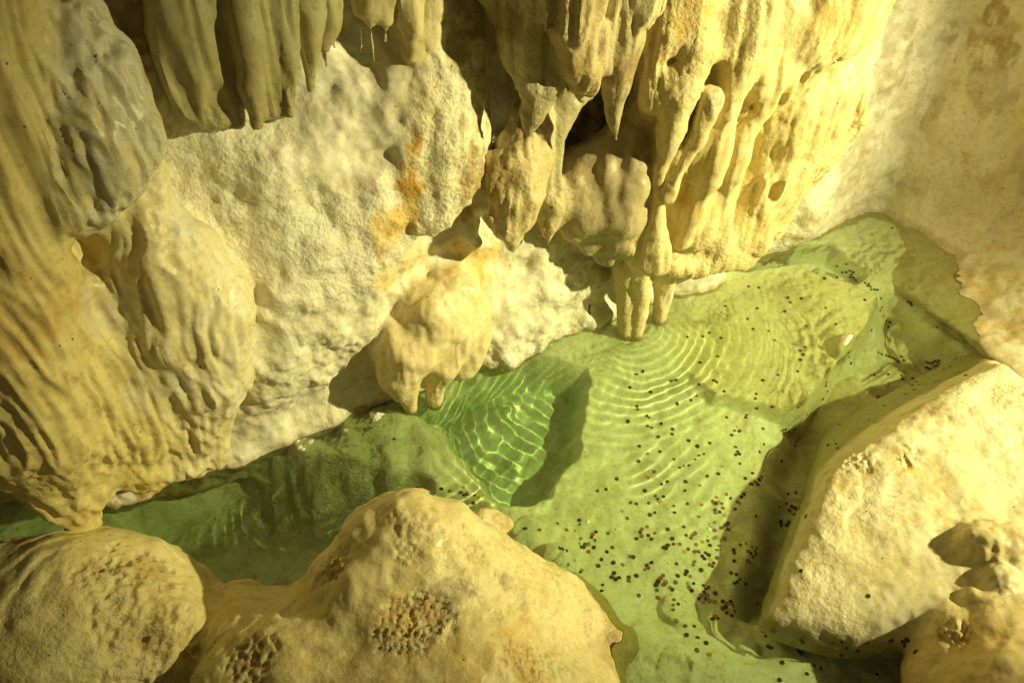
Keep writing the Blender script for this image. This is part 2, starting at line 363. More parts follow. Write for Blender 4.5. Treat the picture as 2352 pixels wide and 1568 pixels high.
# --- great drapery at the right: shoulder above, folds and ribbons below
DR = 'stone_drapery'
F(DR, [(1850, -160, .10, 235), (1800, -20, .11, 215), (1745, 90, .13, 165)], .06, st=((.66, .56, .28), .016, .005, .010, .6))
F(DR, [(1560, -60, .22, 75), (1530, 60, .25, 60)], .05)
F(DR, [(1540, 120, .08, 95), (1560, 260, .14, 108), (1590, 380, .12, 108), (1570, 480, .12, 108), (1555, 545, .08, 75)], .05)
F(DR, [(1800, 180, .09, 160), (1780, 290, .08, 140), (1720, 390, .08, 125), (1680, 490, .09, 105), (1660, 545, .06, 66)], .05)
F(DR, [(1905, 100, .10, 85), (1895, 220, .09, 85), (1850, 330, .07, 80), (1790, 430, .08, 50), (1765, 510, .08, 40)], .05)
def groove(q, k=.02): A.wall(DR, q, k, True)
for q, kk in (([(1615, 290, .41, 16), (1592, 360, .37, 22), (1560, 430, .35, 18), (1543, 465, .36, 12)], .015), ([(1790, 235, .40, 18), (1760, 290, .37, 32), (1735, 350, .34, 28), (1722, 390, .34, 14)], .025),
              ([(1526, 370, .37, 9), (1523, 430, .36, 11)], .012), ([(1786, 418, .33, 14), (1772, 448, .33, 20)], .015), ([(1690, 225, .43, 14), (1708, 212, .43, 16)], .02),
              ([(1650, 470, .38, 14), (1600, 555, .35, 16)], .02), ([(1722, 420, .35, 20), (1702, 510, .33, 18), (1700, 585, .31, 12)], .02), ([(1930, 290, .36, 16), (1890, 362, .35, 13)], .02),
              ([(1576, 200, .40, 12), (1590, 260, .40, 12)], .02), ([(1850, 180, .44, 12), (1835, 225, .42, 14)], .02), ([(1895, 110, .46, 10), (1930, 150, .42, 12), (1960, 120, .42, 10)], .02), ([(1480, 480, .32, 8), (1490, 610, .32, 9)], .02)):
    groove(q, kk)
for q in ([(1542, 176, .31, 16), (1550, 225, .31, 34), (1545, 280, .30, 34), (1530, 340, .30, 22), (1513, 415, .30, 9), (1511, 465, .30, 13), (1511, 510, .29, 20)],
          [(1503, 535, .28, 28), (1503, 590, .27, 38)], [(1465, 520, .20, 36), (1470, 580, .20, 34)],
          [(1629, 225, .38, 22), (1605, 300, .36, 17), (1568, 380, .35, 13), (1532, 450, .34, 14)],
          [(1668, 250, .35, 30), (1645, 345, .34, 27), (1627, 412, .34, 20), (1592, 495, .32, 19), (1562, 560, .30, 15)],
          [(1794, 176, .40, 16), (1745, 265, .38, 17), (1703, 312, .36, 19), (1682, 400, .35, 22), (1664, 455, .34, 12)],
          [(1664, 470, .33, 12), (1655, 520, .30, 32), (1638, 575, .26, 44)],
          [(1838, 262, .34, 18), (1815, 335, .32, 30), (1790, 398, .32, 16), (1760, 420, .33, 9), (1745, 460, .31, 18), (1742, 540, .26, 40)],
          [(1912, 222, .30, 56), (1866, 342, .28, 40), (1828, 392, .28, 28), (1808, 450, .27, 20), (1782, 520, .25, 30)],
          [(1970, 190, .26, 26), (1966, 290, .25, 22), (1915, 366, .25, 14), (1868, 404, .26, 12)], [(1700, 590, .24, 30), (1600, 600, .26, 34), (1540, 606, .26, 30)]):
    F(DR, q, .035)
for q in ([(1600, 0, .27, 60), (1603, 110, .30, 52), (1588, 190, .35, 24), (1582, 235, .37, 10)], [(1700, 0, .28, 90), (1699, 110, .31, 70), (1678, 205, .36, 32), (1669, 255, .38, 10)],
          [(1785, 20, .28, 90), (1770, 110, .32, 62), (1744, 200, .37, 20)], [(1880, -20, .25, 90), (1870, 90, .28, 65)], [(2040, -60, .20, 50), (1990, 50, .22, 40), (1960, 110, .22, 34)], [(1500, 120, .26, 24), (1490, 240, .26, 24)]):
    F(DR, q, .07)
# --- the legs that reach the water
F('stalactite_leg_a', [(1478, 600, .19, 34), (1474, 680, .16, 22), (1465, 750, .14, 14), (1458, 810, .13, 8)], .02, st=((.70, .60, .34), .006, .003, .004, .4))
F('stalactite_leg_b', [(1440, 600, .12, 34), (1440, 690, .10, 26), (1436, 780, .09, 18)], .02, st=((.54, .46, .24), .006, .003, .004, .4))
F('stalactite_leg_c', [(1530, 600, .16, 36), (1526, 680, .12, 24), (1516, 740, .10, 16), (1512, 790, .09, 9)], .02, st=((.70, .62, .38), .006, .004, .004, .4))
# --- boss at the waterline
BO = 'flowstone_boss'
F(BO, [(1035, 660, .02, 50), (995, 720, .04, 85), (950, 790, .06, 76), (920, 850, .06, 56), (938, 905, .05, 30), (942, 950, .03, 14)], .09, st=((.72, .62, .36), .012, .003, .004, .45))
F(BO, [(1050, 680, .03, 55), (1045, 760, .06, 58), (1010, 830, .08, 45), (1000, 890, .06, 26), (996, 930, .04, 14)], .04)
F(BO, [(1075, 720, .06, 42), (1085, 780, .07, 40), (1060, 840, .05, 36)], .04)
F(BO, [(910, 760, .03, 34), (892, 820, .04, 26)], .05)

PITS = []
def surface_at(v):
    r = v-CAM; dp = r @ FWD; X_ = 1176+FPX*(r @ RT)/dp; Y_ = 784-FPX*(r @ UP)/dp
    def at(px, py):
        m_ = np.where((np.abs(X_-px) < 9) & (np.abs(Y_-py) < 9))[0]
        return v[m_[dp[m_].argmin()]] if len(m_) else np.array([0, 0, -9.0])
    return at
def finish(rock, lo, hi, h, seed):
    v, f = rock.mesh(lo, hi, h)
    nr = vnormals(v, f)
    D = []
    for i in range(0, len(v), 40000):        # chunks sorted by id are spatially coherent
        D.append(rock.field(v[i:i+40000], True)[1])
    D = np.concatenate(D, 1)
    K = len(rock.labels); m = D.min(0)
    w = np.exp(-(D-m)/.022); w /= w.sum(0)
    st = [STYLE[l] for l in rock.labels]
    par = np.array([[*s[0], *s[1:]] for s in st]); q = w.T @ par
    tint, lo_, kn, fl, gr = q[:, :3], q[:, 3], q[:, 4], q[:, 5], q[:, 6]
    d = lo_*fbm(v*5.5, 3, seed)
    if seed == 3: d += .016*fbm(v*np.array([7, 7, 2.0])+.3*vnoise(v*3, 55)[:, None], 3, 401)
    gr = gr*np.clip(.75+.9*fbm(v*1.9+2, 2, 88), .2, 1.3)
    w1 = worley(v*np.array([21, 21, 14])+.35*np.stack([vnoise(v*12, 5), vnoise(v*12, 6), vnoise(v*12, 7)], 1), 3)
    w2 = worley(v*38+.2*vnoise(v*20, 9)[:, None], 8)
    kn = kn*np.clip(.75+1.1*fbm(v*2.3+4, 2, 77), .15, 1.6)
    d += kn*((.75-w1)*.9+(.6-w2)*.55)
    fq = v*np.array([26, 26, 1.6]); d += fl*(1-np.abs(fbm(fq+.6*vnoise(v*3, 21)[:, None], 2, 12))*2)*.6
    at_ = surface_at(v)
    if seed == 40:
        t_ = (v[:, 2]*11+v[:, 0]*2.5-v[:, 1]*1.5)+1.1*fbm(v*2.6, 3, 301); fr = t_-np.floor(t_)
        d += .006*(sstep(.0, .82, fr)-sstep(.84, 1.0, fr)-.4)*sstep(.0, .5, fbm(v*2.1+8, 2, 311)+.1)
        d += .006*(.35-np.abs(fbm(v*9, 3, 321)))
    for p, r, fq_, amp, kind in PITS if seed == 40 else ():
        p = at_(*p)
        e = np.linalg.norm(v-p, axis=1); m_ = e < r*1.8
        if not m_.any(): continue
        q_ = v[m_]; a_ = 1-sstep(.5, 1.0, e[m_]/r+.45*fbm(q_*8, 3, 17))
        f1 = worley(q_*np.array(fq_)+.3*np.stack([vnoise(q_*16, 5), vnoise(q_*16, 6), vnoise(q_*16, 7)], 1), 44)
        d[m_] += a_*amp*(sstep(.15, .62, f1)-1.0 if kind else -sstep(.2, .8, f1)); gr[m_] += .5*a_
    v = v+nr*d[:, None]
    nr = vnormals(v, f)
    wet = 1-sstep(.010, .040, v[:, 2]+.014*fbm(v*11, 3, 61)); tint = tint*(1-.3*wet[:, None]*np.array([.8, 1, 1.3]))   # damp band at the water
    lab = D.argmin(0)
    fl_ = lab[f]; face = np.median(fl_, axis=1).astype(int)
    # majority by the closest centre
    Ds = D[:, f].mean(2); face = Ds.argmin(0)
    return v, f, nr, tint, gr, face

def patches(v, tint, spots):  # real stains, and shade painted as darker spots
    for p, r, c, amt in spots:
        d = np.linalg.norm(v-p, axis=1)
        msk = d < r*2
        if not msk.any(): continue
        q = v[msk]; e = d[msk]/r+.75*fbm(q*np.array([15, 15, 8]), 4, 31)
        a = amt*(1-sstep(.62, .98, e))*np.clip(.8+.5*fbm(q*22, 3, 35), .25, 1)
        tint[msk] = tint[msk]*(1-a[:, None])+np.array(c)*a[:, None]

def emit(rock, data, naming):
    v, f, nr, tint, gr, face = data
    out = {}
    for i, l in enumerate(rock.labels):
        ff = f[face == i]
        if not len(ff): print('EMPTY', l); continue
        u, inv = np.unique(ff, return_inverse=True)
        vv = v[u]; name, parent = naming.get(l, (l, None))
        base = np.zeros(3)
        o = make_mesh(name, vv, inv.reshape(-1, 4), nr[u], tint[u], gr[u], STONE, out.get(parent))
        out[l] = o
    return out

dA = finish(A, (-2.6, 1.35, -.75), (3.9, 5.4, 2.35), .0105, 3)
at_ = surface_at(dA[0])
patches(dA[0], dA[3], [(at_(x, y), r, c, a_) for x, y, r, c, a_ in (
    (952, 345, .05, ORANGE, .95), (946, 390, .06, ORANGE, .95), (932, 440, .07, ORANGE, .95), (918, 500, .07, ORANGE, .8), (905, 570, .07, (.72, .52, .18), .8), (895, 650, .07, (.72, .54, .2), .7), (960, 440, .04, ORANGE, .8), (900, 520, .10, (.70, .52, .18), .8), (935, 620, .12, YELLOW, .8), (1060, 590, .14, (.70, .54, .2), .8), (1130, 620, .11, (.70, .50, .16), .7), (1130, 700, .10, YELLOW, .5), (980, 600, .1, (.74, .62, .34), .7),
    (60, 740, .24, ORANGE, .45), (30, 430, .3, YELLOW, .6), (310, 60, .12, BROWN, .9), (1090, 120, .12, (.40, .31, .12), .85), (1110, 250, .12, (.40, .31, .12), .85), (1130, 430, .10, (.42, .30, .11), .85), (1130, 60, .14, (.40, .30, .12), .75), (1080, 490, .07, (.55, .36, .10), .9),  # browns paint shadow beside the curtain and the drapery's shadow; others are stains
    (1120, 350, .10, BROWN, .8), (1180, 270, .10, (.26, .17, .08), .9), (1330, 300, .14, (.22, .15, .08), .95), (1450, 330, .10, (.28, .19, .09), .9), (1330, 400, .05, (.30, .21, .10), .8), (1440, 180, .12, (.28, .19, .09), .9), (1400, 350, .10, (.32, .22, .10), .85), (1330, 180, .05, BROWN, .7), (380, 1140, .2, (.42, .24, .09), .85),  # browns paint the shade in the hollow and under the left skirt
    (1150, 400, .1, (.44, .32, .12), .7), (1580, 60, .10, ORANGE, .5), (1900, 60, .09, ORANGE, .45), (1980, 60, .09, (.62, .40, .12), .6), (1560, 470, .08, (.70, .48, .14), .6), (1700, 460, .08, (.72, .52, .16), .5), (1620, 250, .05, (.56, .52, .40), .7), (1560, 350, .05, (.60, .56, .42), .7),  # first spot continues the painted drapery shadow; the rest are stone colours
    (2280, 90, .16, (.42, .30, .13), .85), (2200, 60, .10, (.46, .41, .3), .6), (2270, 200, .14, (.46, .40, .28), .6), (2140, 240, .10, (.54, .50, .38), .6), (1960, 400, .24, (.50, .46, .32), .8), (2040, 200, .2, (.48, .45, .33), .8), (2080, 60, .16, (.50, .47, .36), .8), (1880, 520, .16, (.58, .52, .32), .7), (2080, 420, .10, (.54, .49, .33), .6),
    (2280, 620, .2, (.68, .52, .22), .8), (2320, 740, .14, (.70, .52, .20), .8), (2300, 420, .16, (.68, .60, .32), .6), (560, 860, .2, (.74, .72, .6), .6), (450, 500, .14, (.74, .72, .62), .8), (520, 640, .16, (.74, .72, .6), .7), (250, 700, .12, (.66, .63, .5), .7), (340, 900, .12, (.66, .63, .5), .6))])
nam = {l: ('stalactite_curtain', None) for l in FOLDS}
for l in ('fold_a', 'fold_b', 'fold_c', 'fold_d'): nam[l] = ('fold', 'stalactite_curtain')
for i in range(4): nam['straw_%d' % i] = ('straw', 'stalactite_fringe')
for l in 'abcdefghi': nam['stalactite_'+l] = ('stalactite', None)
for l in 'abc': nam['stalactite_leg_'+l] = ('stalactite', None)
OA = emit(A, dA, nam)

# ================================================================== BOULDERS IN FRONT
Bk = Rock()
def G(label, pts, k=.05, flat=1.0, st=None, sub=False):
    Bk.ground(label, pts, k, sub, flat)
    if st: style(label, *st)
G('honeycombed_boulder', [(60, 1490, .0, 250), (190, 1490, .02, 270), (310, 1500, .0, 200)], .12, st=((.66, .58, .29), .016, .001, .0, .5))
G('honeycombed_boulder', [(330, 1370, .05, 105), (400, 1390, .02, 90)], .10)
G('honeycombed_boulder', [(455, 1375, -.02, 46), (440, 1480, -.02, 60)], .05)
G('honeycombed_boulder', [(470, 1530, -.06, 34), (478, 1600, -.06, 34)], .03)
G('knobbly_stone', [(548, 1385, .02, 58), (560, 1470, .08, 78), (545, 1590, .12, 110)], .06, st=((.68, .59, .30), .014, .002, .0, .4))
G('knobbly_stone', [(635, 1405, -.02, 56), (640, 1490, .03, 84)], .06)
BB = 'rounded_boulder'
G(BB, [(945, 1335, .15, 195), (880, 1400, .12, 190)], .10, st=((.69, .60, .31), .018, .002, .0, .5))
G(BB, [(790, 1370, -.03, 95), (745, 1440, -.04, 95)], .10)
G(BB, [(1080, 1390, .03, 180), (1180, 1440, -.04, 150)], .12)
G(BB, [(1260, 1480, -.16, 120), (1330, 1440, -.17, 70)], .08)
G(BB, [(1270, 1410, -.10, 100), (1340, 1455, -.09, 78), (1415, 1480, -.08, 50)], .10)
G(BB, [(1100, 1290, -.05, 90), (1200, 1340, -.06, 80), (1280, 1400, -.08, 70)], .06)
G(BB, [(700, 1580, .05, 190), (900, 1600, .06, 190), (1080, 1600, .04, 200), (1260, 1640, -.05, 160), (1330, 1600, -.1, 110)], .10)
G(BB, [(870, 1230, .34, 80), (940, 1214, .38, 82), (1005, 1232, .32, 72)], .08)
G(BB, [(1165, 1312, .16, 46), (1188, 1335, .14, 40)], .025)
G(BB, [(880, 1450, .30, 62), (960, 1470, .29, 58), (1040, 1490, .25, 56), (1085, 1530, .19, 52)], .03)
G(BB, [(1130, 1440, .18, 55), (1200, 1500, .12, 60)], .03)
G(BB, [(1080, 1386, .27, 12), (1115, 1384, .26, 16), (1155, 1380, .24, 10)], .015, sub=True)
G(BB, [(700, 1480, .06, 70), (720, 1560, .1, 70)], .04)
G(BB, [(1020, 1250, .12, 60), (1100, 1270, .08, 60)], .04)
G(BB, [(835, 1215, .10, 46), (905, 1183, .09, 50)], .03)
G(BB, [(870, 1545, .24, 60), (960, 1560, .24, 40)], .05)
G('small_stone', [(1112, 1190, .02, 28), (1160, 1203, .0, 26)], .015, .8, st=((.70, .60, .34), .01, .004, .0, .5))
# pale pointed boulder: facets
P = lambda a, b, z: Z(a, b, z)[0]
top = [P(2290, 822, .37), P(2352, 850, .40), P(2480, 980, .45), P(2140, 925, .30), P(1985, 1045, .22), P(1892, 1095, .19), P(1878, 1180, .17), P(1838, 1300, .125), P(1960, 1356, .12), P(2195, 1350, .18), P(2420, 1380, .3)]
low = [P(1765, 1430, .03), P(1715, 1462, -.13), P(1900, 1535, -.13), P(2060, 1500, -.10), P(2200, 1460, -.02), P(1880, 1466, .03), P(1955, 1464, .03), P(2060, 1408, .07), P(2195, 1394, .13), P(2450, 1450, .1), P(1880, 1010, -.35), P(2080, 900, -.35), P(2250, 820, -.35), P(2600, 1100, -.4), P(2500, 1500, -.4), P(2000, 1560, -.4), P(1790, 1300, -.4)]
Bk.hull('pointed_boulder', top+low, .03, .05); style('pointed_boulder', (.76, .71, .48), .008, .0015, .0, .42)
G('pointed_boulder', [(2090, 1032, .215, 24), (2065, 1062, .185, 22)], .05)
G('pointed_boulder', [(2003, 1052, .20, 10), (1999, 1072, .185, 12)], .03)
G('cracked_stone', [(2258, 1255, .25, 58), (2320, 1255, .27, 60)], .04, st=((.66, .57, .32), .014, .007, .0, .7))
G('rough_stone', [(2295, 1342, .245, 44)], .02, st=((.56, .50, .32), .012, .014, .0, .9))
G('wedge_stone', [(2232, 1372, .23, 22), (2285, 1392, .23, 24), (2335, 1392, .24, 22)], .02, st=((.66, .55, .30), .012, .010, .0, .7))
G('low_rock', [(2210, 1490, .08, 95), (2300, 1500, .12, 120), (2420, 1480, .12, 130)], .06, st=((.68, .56, .28), .02, .006, .0, .6))
G('low_rock', [(2180, 1590, .0, 110), (2320, 1640, .1, 180)], .06)
PITS += [((330, 1300), .17, (30, 30, 22), .024, 1), ((300, 1400), .15, (32, 20, 26), .024, 1), ((400, 1440), .14, (34, 20, 26), .022, 1), ((220, 1310), .10, (36, 24, 24), .008, 1), ((340, 1520), .14, (30, 18, 24), .018, 1), ((575, 1500), .12, (40, 40, 30), .014, 1),
         ((1000, 1400), .11, (60, 60, 50), .014, 0), ((760, 1290), .09, (50, 50, 40), .014, 0), ((1230, 1490), .15, (55, 55, 50), .011, 0), ((1160, 1320), .05, (75, 75, 60), .007, 0), ((940, 1200), .12, (40, 40, 40), .007, 0), ((900, 1440), .12, (60, 60, 50), .009, 0), ((1080, 1230), .1, (45, 45, 45), .007, 0),
         ((2170, 1450), .06, (50, 50, 40), .014, 0), ((2080, 1050), .09, (50, 50, 40), .010, 0), ((1960, 1050), .10, (45, 45, 40), .008, 0)]
dB = finish(Bk, (-2.0, .55, -.6), (3.3, 3.5, .95), .0078, 40)
at_ = surface_at(dB[0])
patches(dB[0], dB[3], [(at_(x, y), r, c, a_) for x, y, r, c, a_ in ((840, 1530, .12, BROWN, .5), (1210, 1480, .13, ORANGE, .6), (1010, 1395, .09, (.30, .24, .13), .75), (940, 1420, .1, ORANGE, .4), (760, 1290, .07, BROWN, .7), (330, 1300, .13, (.46, .33, .12), .75),
     (420, 1440, .1, (.46, .34, .12), .5), (1160, 1320, .045, (.38, .32, .18), .8), (2070, 1055, .07, ORANGE, .6), (2160, 1130, .16, YELLOW, .6), (2000, 1290, .2, (.72, .62, .32), .6), (2250, 1000, .15, (.74, .70, .48), .7), (1935, 1080, .1, (.52, .37, .15), .8), (2120, 940, .09, (.50, .36, .15), .8), (575, 1500, .1, (.46, .34, .14), .7), (1090, 1500, .12, ORANGE, .35), (2240, 1450, .08, ORANGE, .4))])  # two browns on the pointed boulder's back rim paint its shaded side
OB = emit(Bk, dB, {})

# ================================================================== BED OF THE POOL
def poly_sd(X, Y, pts):
    pts = np.array(pts); n = len(pts); d = np.full(X.shape, 1e9); ins = np.zeros(X.shape, bool)
    for i in range(n):
        a, b = pts[i], pts[(i+1) % n]; e = b-a
        h = np.clip(((X-a[0])*e[0]+(Y-a[1])*e[1])/(e @ e), 0, 1)
        d = np.minimum(d, np.hypot(X-a[0]-h*e[0], Y-a[1]-h*e[1]))
        c = ((a[1] > Y) != (b[1] > Y))
        with np.errstate(divide='ignore', invalid='ignore'):
            ins ^= c & (X < (b[0]-a[0])*(Y-a[1])/(b[1]-a[1])+a[0])
    return np.where(ins, -d, d)
def bp(lst, depth): return [B(x, y, depth)[:2] for x, y in lst]
def bed(X, Y):
    sh = X.shape
    p = np.stack([X.ravel(), Y.ravel(), np.zeros(X.size)], 1)
    nz = fbm(p*3.1, 4, 50).reshape(sh); nf = fbm(p*11, 4, 60).reshape(sh)
    wob = .05*fbm(p*4+9, 3, 70).reshape(sh)
    off = (X-WP[0])*WN[0]+(Y-WP[1])*WN[1]
    z = -.04-.20*sstep(-.02, .75, off)
    # rough slope on the left, and the dark basin below it
    sd = poly_sd(X, Y, bp([(300, 1230), (560, 1120), (800, 1150), (960, 1180), (800, 1420), (400, 1420)], .4))+wob
    z += -.62*(1-sstep(-.16, .10, sd))
    sd = poly_sd(X, Y, bp([(480, 1090), (870, 925), (900, 1000), (860, 1150), (600, 1140)], .15))+wob
    rough = 1-sstep(-.05, .12, sd)
    # deep hole
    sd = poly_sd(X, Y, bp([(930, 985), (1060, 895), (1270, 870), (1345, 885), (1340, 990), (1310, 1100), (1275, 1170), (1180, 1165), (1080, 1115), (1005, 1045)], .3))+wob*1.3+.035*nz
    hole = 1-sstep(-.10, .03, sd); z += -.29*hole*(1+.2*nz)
    # ledge beside the hole
    sd = poly_sd(X, Y, bp([(960, 1010), (1040, 1045), (1110, 1120), (1240, 1170), (1180, 1215), (950, 1140)], .25))+wob*.3
    z = np.where(z > -.6, z+.05*(1-sstep(-.08, .04, sd)), z)
    # trench on the right
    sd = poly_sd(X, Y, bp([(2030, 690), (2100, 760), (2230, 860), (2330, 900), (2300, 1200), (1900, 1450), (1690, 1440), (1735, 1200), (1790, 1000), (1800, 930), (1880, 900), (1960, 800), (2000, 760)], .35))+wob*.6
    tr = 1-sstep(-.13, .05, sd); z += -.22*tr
    sd = poly_sd(X, Y, bp([(1700, 645), (1790, 600), (1900, 585), (1985, 640), (1960, 655), (1850, 620)], .2))+wob*.4
    z += -.22*(1-sstep(-.05, .03, sd))
    # tilted slab
    sd = poly_sd(X, Y, bp([(1560, 705), (1700, 640), (1850, 622), (1960, 648), (2022, 682), (2000, 755), (1960, 800), (1905, 870), (1862, 918), (1800, 938), (1640, 900), (1540, 800)], .08))+wob*.35
    c = B(1990, 680, .02); g = B(1600, 860, .2)
    e = (c-g)[:2]; L = e @ e; s = ((X-g[0])*e[0]+(Y-g[1])*e[1])/L
    slab = -.145+.09*np.clip(s, -.3, 1.1)
    m = 1-sstep(-.035, .015, sd)
    z = z*(1-m)+np.maximum(z, slab)*m
    # pale shelf in front
    sd = poly_sd(X, Y, bp([(1290, 1320), (1480, 1380), (1640, 1390), (1710, 1440), (1860, 1500), (1900, 1620), (1400, 1620)], .15))+wob
    z += .07*(1-sstep(-.18, .10, sd))
    # hollow, bottom right
    sd = poly_sd(X, Y, bp([(1940, 1460), (2060, 1425), (2200, 1390), (2140, 1600), (1930, 1560)], .3))+wob*.3
    z += -.12*(1-sstep(-.2, .12, sd))
    for x, y, r, dep, hgt in ((1560, 1395, .085, .2, .04), (1245, 1235, .17, .12, .07), (1500, 1465, .11, .15, .02), (1895, 628, .05, .05, .035), (1862, 630, .04, .05, .03), (1720, 1480, .05, .2, .03), (1600, 1560, .16, .2, .03), (1930, 840, .1, .3, .1), (1510, 1545, .14, .2, .02), (1275, 1290, .1, .15, .08)):
        b = B(x, y, dep); d = np.hypot(X-b[0], Y-b[1])/r
        z += hgt*np.sqrt(np.clip(1-d*d, 0, 1))
    z += .018*nz+.009*nf+.02*(.4-np.abs(fbm(p*5.2+3, 3, 160).reshape(sh)))+rough*.035*fbm(p*9, 5, 80, .62).reshape(sh)
    return z, rough, m, hole, tr
X, Y = np.meshgrid(np.linspace(-3.0, 3.6, 640), np.linspace(.1, 5.2, 500))
Zb, RG, SL, HO, TR = bed(X, Y)
n = X.shape
iv = np.arange(X.size).reshape(n)
fb = np.stack([iv[:-1, :-1], iv[:-1, 1:], iv[1:, 1:], iv[1:, :-1]], -1).reshape(-1, 4)
vb = np.stack([X, Y, Zb], -1).reshape(-1, 3)
tb = np.tile(np.array((.88, .89, .72)), (len(vb), 1)); a = RG.ravel()[:, None]
tb = tb*(1-a)+np.array((.70, .70, .50))*a
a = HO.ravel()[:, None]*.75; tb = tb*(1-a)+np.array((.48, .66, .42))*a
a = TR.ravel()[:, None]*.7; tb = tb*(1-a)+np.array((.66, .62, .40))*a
a = SL.ravel()[:, None]*.7; tb = tb*(1-a)+np.array((.86, .78, .50))*a
patches(vb, tb, [(B(760, 1010, .15), .16, (.16, .13, .08), .75), (B(900, 940, .1), .08, (.2, .17, .1), .7), (B(700, 1040, .15), .1, (.22, .18, .1), .6), (B(2100, 870, .45), .25, (.42, .36, .2), .6), (B(1880, 1060, .45), .2, (.56, .46, .24), .5)])  # darker spots on the left slope and in the trench
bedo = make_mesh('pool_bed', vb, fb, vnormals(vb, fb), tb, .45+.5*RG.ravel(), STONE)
tag(bedo, 'uneven pale limestone bed of the pool', kind='structure')

# ================================================================== WATER
def wave(X, Y, c, lam, amp, r0, wid, ph=0.0, ang=None):
    r = np.hypot(X-c[0], Y-c[1])
    e = np.exp(-((r-r0)/wid)**2)
    return amp*np.sin(r*2*math.pi/lam+ph)*e
xs = np.linspace(-2.9, 3.5, 900); ys = np.linspace(.2, 5.1, 690)
X, Y = np.meshgrid(xs, ys)
c1 = Z(1400, 850)[0]; c2 = Z(940, 940)[0]; c3 = Z(1330, 1010)[0]; c4 = Z(1500, 760)[0]
p = np.stack([X.ravel(), Y.ravel(), np.zeros(X.size)], 1)
g1 = fbm(p*np.array([2.6, 2.6, 1]), 3, 131).reshape(X.shape); g2 = fbm(p*np.array([3.4, 3.4, 1])+5, 2, 141).reshape(X.shape)
zw = wave(X, Y, c1, .066, .00055, .62, .46, 5*g1)*np.clip(.7+1.3*g2, .05, 1.6)+wave(X, Y, c2, .060, .00048, .5, .38, 5*g2)*np.clip(.7+1.3*g1, .05, 1.6)
zw += wave(X, Y, Z(1470, 740)[0], .055, .0004, .45, .3, 3.4*g2)*np.clip(.6-.9*g1, 0, 1.4)
msk = .25+1.0*(1-sstep(.25, .75, np.hypot(X-c3[0]+.18, (Y-c3[1])*1.1)))
zw += msk*.0013*fbm(p*np.array([10.5, 10.5, 1]), 2, 90, .35).reshape(X.shape)
nn = X.shape; iv = np.arange(X.size).reshape(nn)
fw = np.stack([iv[:-1, :-1], iv[:-1, 1:], iv[1:, 1:], iv[1:, :-1]], -1).reshape(-1, 4)
vt = np.stack([X, Y, zw], -1).reshape(-1, 3)
ring = np.concatenate([iv[0, :-1], iv[:-1, -1], iv[-1, :0:-1], iv[:0:-1, 0]])
low_ = vt[ring].copy(); low_[:, 2] = -1.6
base = len(vt); k = len(ring); j = np.arange(k)
side = np.stack([ring, base+j, base+(j+1) % k, ring[(j+1) % k]], 1)
vt = np.concatenate([vt, low_])
nx_, ny_ = nn[1]-1, nn[0]-1
c00, c10, c11, c01 = base, base+nx_, base+nx_+ny_, base+2*nx_+ny_
wm = bpy.data.meshes.new('pool_water')
wm.from_pydata(vt.tolist(), [], np.concatenate([fw, side]).tolist()+[list(base+j[::-1])]); wm.update()
wm.polygons.foreach_set('use_smooth', np.concatenate([np.ones(len(fw), bool), np.zeros(len(side)+1, bool)]))
wo = bpy.data.objects.new('pool_water', wm); col.objects.link(wo)
tag(wo, 'clear green water of the cave pool', kind='structure')
m = bpy.data.materials.new('green_water'); m.use_nodes = True; nt = m.node_tree; nt.nodes.clear()
out = N_(nt, 'ShaderNodeOutputMaterial'); gl = N_(nt, 'ShaderNodeBsdfGlass', i_Roughness=0.0, i_IOR=1.33)
va = N_(nt, 'ShaderNodeVolumeAbsorption', i_Density=.27); va.inputs['Color'].default_value = (.60, .81, .38, 1)
nt.links.new(gl.outputs[0], out.inputs[0]); nt.links.new(va.outputs[0], out.inputs[1])
wm.materials.append(m); wo.cycles.is_caustics_caster = True

